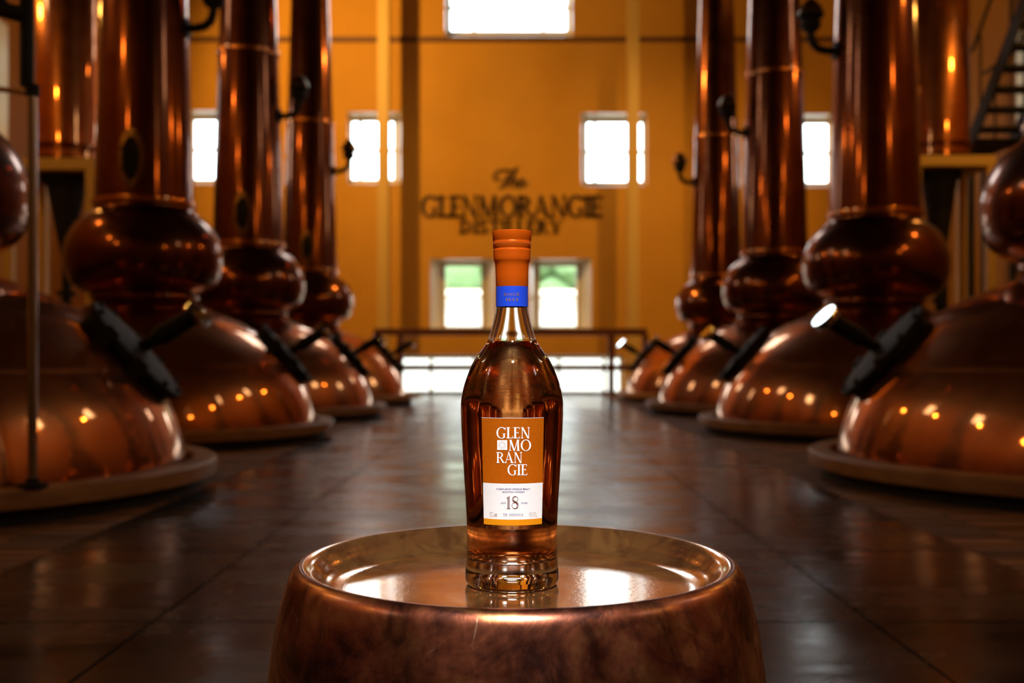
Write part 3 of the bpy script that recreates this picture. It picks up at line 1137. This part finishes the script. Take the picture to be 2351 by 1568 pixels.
# ------------------------------------------------------------------ outside, seen through the gable windows
o = MB().box(-60, 60, WY + WT + .02, 120, -0.9, -0.7).build('ground', GRAVEL)
tag(o, kind='structure')
hb = empty('outbuilding', (0, 27, -0.7))
tag(hb, 'long pale outbuilding across the yard, seen through the low windows', 'building')
MB().box(-14, 14, 0, 6, 0, 2.75).build('wall', mat('pale_render', (0.62, 0.66, 0.71), .8), hb)
MB().box(-14.2, 14.2, -.15, 6.2, 2.75, 3.05).build('roof_edge', mat('white_fascia', (0.8, 0.8, 0.8), .7), hb)


def tree(x, y, h, r, lab):
    root = empty('garden_tree', (x, y, -.7))
    tag(root, lab, 'tree', 'trees across the yard')
    MB().tube([(0, 0, 0), (0.05, 0, h * .35), (0, .05, h * .6)], [.18, .14, .08], 8).build('trunk', WOOD_RAIL, root)
    bm = bmesh.new()
    rnd = random.Random(int(x * 10))
    for k in range(16):
        a = rnd.uniform(0, 2 * PI)
        rr = r * math.sqrt(rnd.random()) * .8
        mm = Matrix.Translation((rr * math.cos(a), rr * math.sin(a), h * rnd.uniform(.5, .9))) @ Matrix.Scale(r * rnd.uniform(.3, .5), 4)
        ret = bmesh.ops.create_icosphere(bm, subdivisions=2, radius=1.0, matrix=mm)
        for v in ret['verts']:
            v.co += Vector((rnd.uniform(-1, 1), rnd.uniform(-1, 1), rnd.uniform(-1, 1))) * r * .05
    me = bpy.data.meshes.new('crown')
    bm.to_mesh(me)
    bm.free()
    link('crown', me, FOLIAGE, root)


tree(-1.9, 36.5, 5.4, 2.0, 'leafy green tree across the yard, behind the lower window nearer the steel pole')
tree(2.0, 41.5, 6.0, 2.2, 'leafy green tree across the yard, behind the lower window nearer the staircase')
# ------------------------------------------------------------------ copper stool
SX, SY = (1186 - CX) / FPX * D, D
stool = empty('copper_stool', (SX, SY, 0))
tag(stool, 'patinated copper drum stool with a dished top under the bottle', 'stool')
ZT = HC - 0.1939                 # floor of the dish
ZR = HC - 0.1716                 # crest of the lip
PROF = smooth_profile([(.0, ZT), (.05, ZT), (.11, ZT), (.140, ZT + .0002), (.152, ZT + .0016), (.1615, ZT + .0062), (.168, ZT + .0130), (.1740, ZT + .0192),
                       (.1808, ZR), (.1860, ZR - .0018), (.1903, ZR - .0068), (.1935, ZR - .0150), (.1972, ZR - .028), (.2025, ZR - .050), (.2065, ZR - .075), (.2105, ZR - .11),
                       (.213, ZR - .16), (.211, ZR - .23), (.203, ZR - .31), (.190, ZR - .38), (.186, .012), (.183, 0.0)], 8)
cut = next(i for i, p in enumerate(PROF) if p[0] > .1800)
MB().lathe(PROF[:cut + 1], 160, cap=False).build('dished_top', STOOL_TOP, stool, smooth=True)
MB().lathe(list(reversed(PROF[cut:])), 160, cap=False).build('drum', STOOL_BODY, stool, smooth=True)

# ------------------------------------------------------------------ whisky bottle
bottle = empty('whisky_bottle', (0, D, ZT))
tag(bottle, 'whisky bottle with orange cap and label standing on the copper stool', 'bottle')
K = 2670.0


def zz(py):                       # photo row -> height above the bottle's base, at the axis
    return HC + (HOR - py) / K - ZT


def rr(hw):
    return hw / K


OUT = [(0.0358, 0.0), (0.0382, 0.0011), (0.0397, 0.0035), (0.0404, 0.0068), (0.04015, .0115), (0.0396, .0160), (0.03925, .0205), (0.03905, .0235),
       (rr(104.0), zz(1250)), (rr(103.7), zz(1205)), (rr(106.6), zz(1143)), (rr(109.7), zz(1095)), (rr(112.3), zz(1050)), (rr(115.3), zz(1000)), (rr(117.0), zz(955)),
       (rr(117.3), zz(930)), (rr(115.8), zz(912)), (rr(111.5), zz(890)), (rr(104.6), zz(868)), (rr(96.5), zz(847)), (rr(85.7), zz(825)),
       (rr(69.5), zz(802)), (rr(57.6), zz(784)), (rr(50.0), zz(764)), (rr(44.6), zz(745)), (rr(40.6), zz(728)), (rr(37.6), zz(712)), (rr(36.2), zz(700)),
       (rr(35.6), zz(680)), (rr(35.4), zz(655)), (rr(35.2), zz(600)), (rr(35.0), zz(560))]
OUTS = smooth_profile(OUT, 5)


def outer_r(z):
    for (r0, z0), (r1, z1) in zip(OUTS, OUTS[1:]):
        if z0 <= z <= z1:
            return r0 + (r1 - r0) * (z - z0) / max(z1 - z0, 1e-9)
    return OUTS[-1][0]


# underside: shallow punt with pressed rings
BASE = [(0.0, .0060), (.006, .0058), (.010, .0046), (.0135, .0052), (.017, .0040), (.0205, .0046), (.024, .0028), (.0275, .0034), (.031, .0012), (.0340, .0002)]
glass_prof = BASE + OUTS
LIQ = zz(785)
# inside wall
INN = [(0.0, .0262), (.010, .0258), (.020, .0243), (.0275, .0222), (.0325, .0222), (.0352, .0245), (.0363, .029)]
for z in (.036, .045, .06, .08, .10, .12, .135, .15, .158, .166, .174, .182, .190, .196, .202):
    INN.append((outer_r(z) - .0026, z))
INN.append((outer_r(LIQ) - .0026, LIQ))
INNER = [p for p in smooth_profile(INN, 4) if p[1] <= LIQ + 1e-6]
UP = [(outer_r(LIQ) - .0026, LIQ)]
for k in range(1, 30):
    z = LIQ + (zz(640) - LIQ) * k / 29
    UP.append((max(outer_r(z) - .0028, .0095), z))
SEG = 128
mb = MB()
mb.lathe(glass_prof, SEG, cap=False)                       # outside, normals out
inner_air = MB().lathe(UP, SEG, cap=False)
b0 = len(mb.v)
mb.v += inner_air.v
mb.f += [tuple(b0 + i for i in reversed(f)) for f in inner_air.f]   # inside of the neck, normals towards the air
mb.mi += [0] * len(inner_air.f)
me = mb.mesh('glass_body')
o = link('glass_body', me, GLASS, bottle, smooth=True)
o['label'] = 'clear glass body'
# whisky: its side is the glass/whisky interface, its top the free surface
mb = MB()
mb.lathe(INNER, SEG, cap=False, mi=0)
rl = INNER[-1][0]
mb.lathe([(rl, LIQ), (rl * .97, LIQ - .0004), (rl * .9, LIQ - .0006), (0, LIQ - .0006)], SEG, cap=False, mi=1)
me = mb.mesh('whisky')
o = link('whisky', me, [WHISKY_SIDE, WHISKY_TOP], bottle, smooth=True)
o['label'] = 'amber whisky'
# stopper inside the neck
MB().lathe([(0, zz(655)), (.0088, zz(655)), (.0092, zz(650)), (.0092, zz(560)), (0, zz(560))], 40).build('stopper', mat('cork', (.35, .2, .1), .8), bottle, smooth=True, sharp=40)
# foil cap
CAPP = [(rr(36.4), zz(659)), (rr(37.0), zz(657)), (rr(37.6), zz(630)), (rr(38.4), zz(612)), (rr(39.2), zz(605)), (rr(41.2), zz(600)), (rr(42.0), zz(597.5)), (rr(42.3), zz(590)), (rr(42.9), zz(577)),
        (rr(43.0), zz(574.6)), (rr(42.5), zz(573.6)), (rr(42.5), zz(570.8)), (rr(43.2), zz(569.8)), (rr(43.8), zz(560)), (rr(44.0), zz(556.2)), (rr(43.6), zz(555.3)), (rr(44.0), zz(554.3)), (rr(43.7), zz(552.6)), (rr(44.2), zz(551.6)),
        (rr(44.9), zz(540)), (rr(45.6), zz(534)), (rr(45.4), zz(532.4)), (rr(44.2), zz(531.6)), (rr(42.5), zz(532.0)), (0, zz(532.0))]
cap = MB().lathe(CAPP, 96, cap=False).build('cap', CAP, bottle, smooth=True, sharp=38)
mb = MB()
for i in range(72):
    a = 2 * PI * i / 72
    R = Matrix.Rotation(a, 4, 'Z')
    r0 = rr(43.75)
    mb.box(r0 - .0003, r0 + .00022, -.0004, .0004, zz(561.4), zz(560.7), R)
mb.build('knurled_line', mat('pale_orange_foil', (1.0, .45, .15), .3, .6), cap)
# blue neck band
band = MB().lathe([(rr(36.2), zz(705)), (rr(37.1), zz(704.6)), (rr(36.9), zz(659.2)), (rr(36.0), zz(658.8))], 96, cap=False).build('neck_band', BLUE, bottle, smooth=True, sharp=30)


# photo position -> point on the bottle's front
def on_bottle(px, py, off, radius=None):
    th, z = 0.0, zz(py)
    for _ in range(8):
        r = (radius if radius else outer_r(z)) + off
        s = (px - 1176.0) / FPX * (D - r * math.cos(th)) / r
        th = math.asin(max(-.98, min(.98, s)))
        z = HC - (py - HOR) / FPX * (D - r * math.cos(th)) - ZT
    r = (radius if radius else outer_r(z)) + off
    return (r * math.sin(th), -r * math.cos(th), z)


def sheet(x_of, y0, y1, nx, ny, off):
    """curved sheet between photo rows y0 and y1; x_of(y) gives its left and right columns"""
    vs, fs = [], []
    zt = [on_bottle(1176, y0 + (y1 - y0) * j / ny, off)[2] for j in range(ny + 1)]
    for j in range(ny + 1):
        y = y0 + (y1 - y0) * j / ny
        xa, xb = x_of(y)
        for i in range(nx + 1):
            p = on_bottle(xa + (xb - xa) * i / nx, y, off)
            r = outer_r(zt[j]) + off
            th = math.atan2(p[0], -p[1])
            vs.append((r * math.sin(th), -r * math.cos(th), zt[j]))
    for j in range(ny):
        for i in range(nx):
            a = j * (nx + 1) + i
            fs.append((a, a + nx + 1, a + nx + 2, a + 1))
    return MB().add(vs, fs)


def label_x(y):
    k = (y - 960) / 247.0
    return 1106.5 + 5.0 * k, 1249.0 - 4.5 * k


def printed(polys, name, m, parent, off=.00042, radius=None):
    mb = MB()
    for pl in polys:
        n = len(pl)
        area = sum(pl[i][0] * pl[(i + 1) % n][1] - pl[(i + 1) % n][0] * pl[i][1] for i in range(n))
        if area > 0:                      # photo rows run downwards
            pl = pl[::-1]
        mb.add([on_bottle(x, y, off, radius) for x, y in pl], [tuple(range(n))])
    me = mb.mesh(name)
    return link(name, me, m, parent)


lab = sheet(label_x, 959.5, 1206.5, 24, 40, .00020).build('front_label', LABEL_OR, bottle, smooth=True)
lab['label'] = 'burnt orange paper label'
wp = sheet(label_x, 1110.5, 1193.0, 24, 16, .00028).build('white_panel', LABEL_WHITE, lab, smooth=True)
sheet(label_x, 1193.0, 1206.5, 24, 4, .00028).build('amber_strip', LABEL_AMBER, lab, smooth=True)
edge = sheet(label_x, 959.5, 960.3, 24, 1, .00030).build('paper_edge', LABEL_WHITE, lab)
brand = []
for text, x0, x1, yb, yt in (('GLEN', 1140, 1218, 1006.5, 981), ('MO', 1168, 1220, 1035, 1009.5), ('RAN', 1140, 1200, 1063, 1038), ('GIE', 1165.5, 1212, 1091, 1066)):
    for g in layout(text, x0, x1, yb, yt, 0.02):
        brand += g
printed(brand, 'brand_lettering', PRINT_WHITE, lab)
# square emblem with dotted rosette
printed([[(1142 + k * 2.3, 1010.5), (1144.3 + k * 2.3, 1010.5), (1144.3 + k * 2.3, 1033), (1142 + k * 2.3, 1033)] for k in range(10)], 'emblem_square', PRINT_WHITE, lab, .0004)
dots = []
for rad, n, s in ((9.6, 28, .42), (7.6, 24, .55), (5.6, 16, .5), (3.8, 12, .4), (6.6, 8, .75)):
    for i in range(n):
        a = 2 * PI * i / n + rad
        cx, cy = 1153.5 + rad * math.cos(a), 1021.8 + rad * math.sin(a)
        dots.append([(cx + s * math.cos(k * PI / 3), cy + s * math.sin(k * PI / 3)) for k in range(6)])
printed(dots, 'emblem_rosette', PRINT_TAN, lab, .00052)
small = []
small += flat_font('HIGHLAND SINGLE MALT', 1140.5, 1217.5, 1124.6, 1120.8, .007)
small += flat_font('SCOTCH WHISKY', 1153.5, 1206.0, 1131.3, 1127.7, .007)
for text, x0, x1, yb, yt, tr in (('AGED', 1149.8, 1162.5, 1156.6, 1152.8, .08), ('YEARS', 1196.8, 1212.0, 1156.6, 1152.8, .08),
                                 ('T', 1155.4, 1159.2, 1184.8, 1179.4, 0), ('HE', 1159.5, 1165.8, 1182.2, 1179.2, .05), ('INFINITA', 1169.6, 1201.8, 1184.8, 1179.4, .16)):
    for g in layout(text, x0, x1, yb, yt, tr):
        small += g
small += [[(1159.6, 1183.9), (1165.6, 1183.9), (1165.6, 1184.4), (1159.6, 1184.4)]]
printed(small, 'blue_lettering', PRINT_BLUE, lab)
# inline numeral 18
num = []
xo, yb, yt = 1163.0, 1168.6, 1139.2
H = yb - yt


def Q(u, v):
    return (xo + u * H, yb - v * H)


num += [[Q(.10, .03), Q(.165, .03), Q(.165, .97), Q(.10, .92)], [Q(.195, .03), Q(.25, .03), Q(.25, 1.0), Q(.195, .985)],
        [Q(.03, 0), Q(.32, 0), Q(.32, .04), Q(.03, .04)], [Q(.0, .82), Q(.10, .92), Q(.165, .97), Q(.25, 1.0), Q(.14, .92), Q(.01, .79)]]


def arc_band(cu, cv, ru, rv, wu, wv, a0, a1, n=30):
    out = []
    for i in range(n):
        p, q = math.radians(a0 + (a1 - a0) * i / n), math.radians(a0 + (a1 - a0) * (i + 1) / n)
        out.append([Q(cu + ru * math.cos(p), cv + rv * math.sin(p)), Q(cu + ru * math.cos(q), cv + rv * math.sin(q)),
                    Q(cu + (ru - wu) * math.cos(q), cv + (rv - wv) * math.sin(q)), Q(cu + (ru - wu) * math.cos(p), cv + (rv - wv) * math.sin(p))])
    return out


num += arc_band(.69, .755, .235, .245, .035, .03, 0, 360) + arc_band(.69, .755, .165, .215, .045, .03, 60, 300)
num += arc_band(.69, .265, .27, .265, .035, .03, 0, 360) + arc_band(.69, .265, .20, .235, .055, .03, -120, 120)
num += [[Q(.50, .66), Q(.56, .68), Q(.90, .38), Q(.86, .33)], [Q(.60, .68), Q(.64, .69), Q(.95, .40), Q(.93, .37)]]
printed(num, 'age_numeral', PRINT_BROWN, lab)
vol = flat_font('70CL', 1124.0, 1134.5, 1186.2, 1174.8, -.018) + flat_font('e', 1135.2, 1142.2, 1186.2, 1175.2, -.012)
vol += flat_font('43%VOL.', 1215.0, 1234.2, 1186.6, 1174.8, -.018)
printed(vol, 'volume_lettering', PRINT_GREY, lab)
bl = []
for word, x0, x1, yb_, yt_ in (('SINCE', 1157.0, 1193.6, 679.0, 672.2), ('1843', 1162.4, 1190.2, 690.8, 684.2)):
    n = len(word)
    widths = {'I': .17, '1': .42}
    tot = sum(widths.get(c, 1.0) for c in word) + .35 * (n - 1)
    x = x0
    for c in word:
        w = widths.get(c, 1.0) / tot * (x1 - x0)
        bl += flat_font(c, x, x + w, yb_, yt_, .0)
        x += w + .35 / tot * (x1 - x0)
printed(bl, 'band_lettering', PRINT_COPPER, band, .00012, rr(37.05))
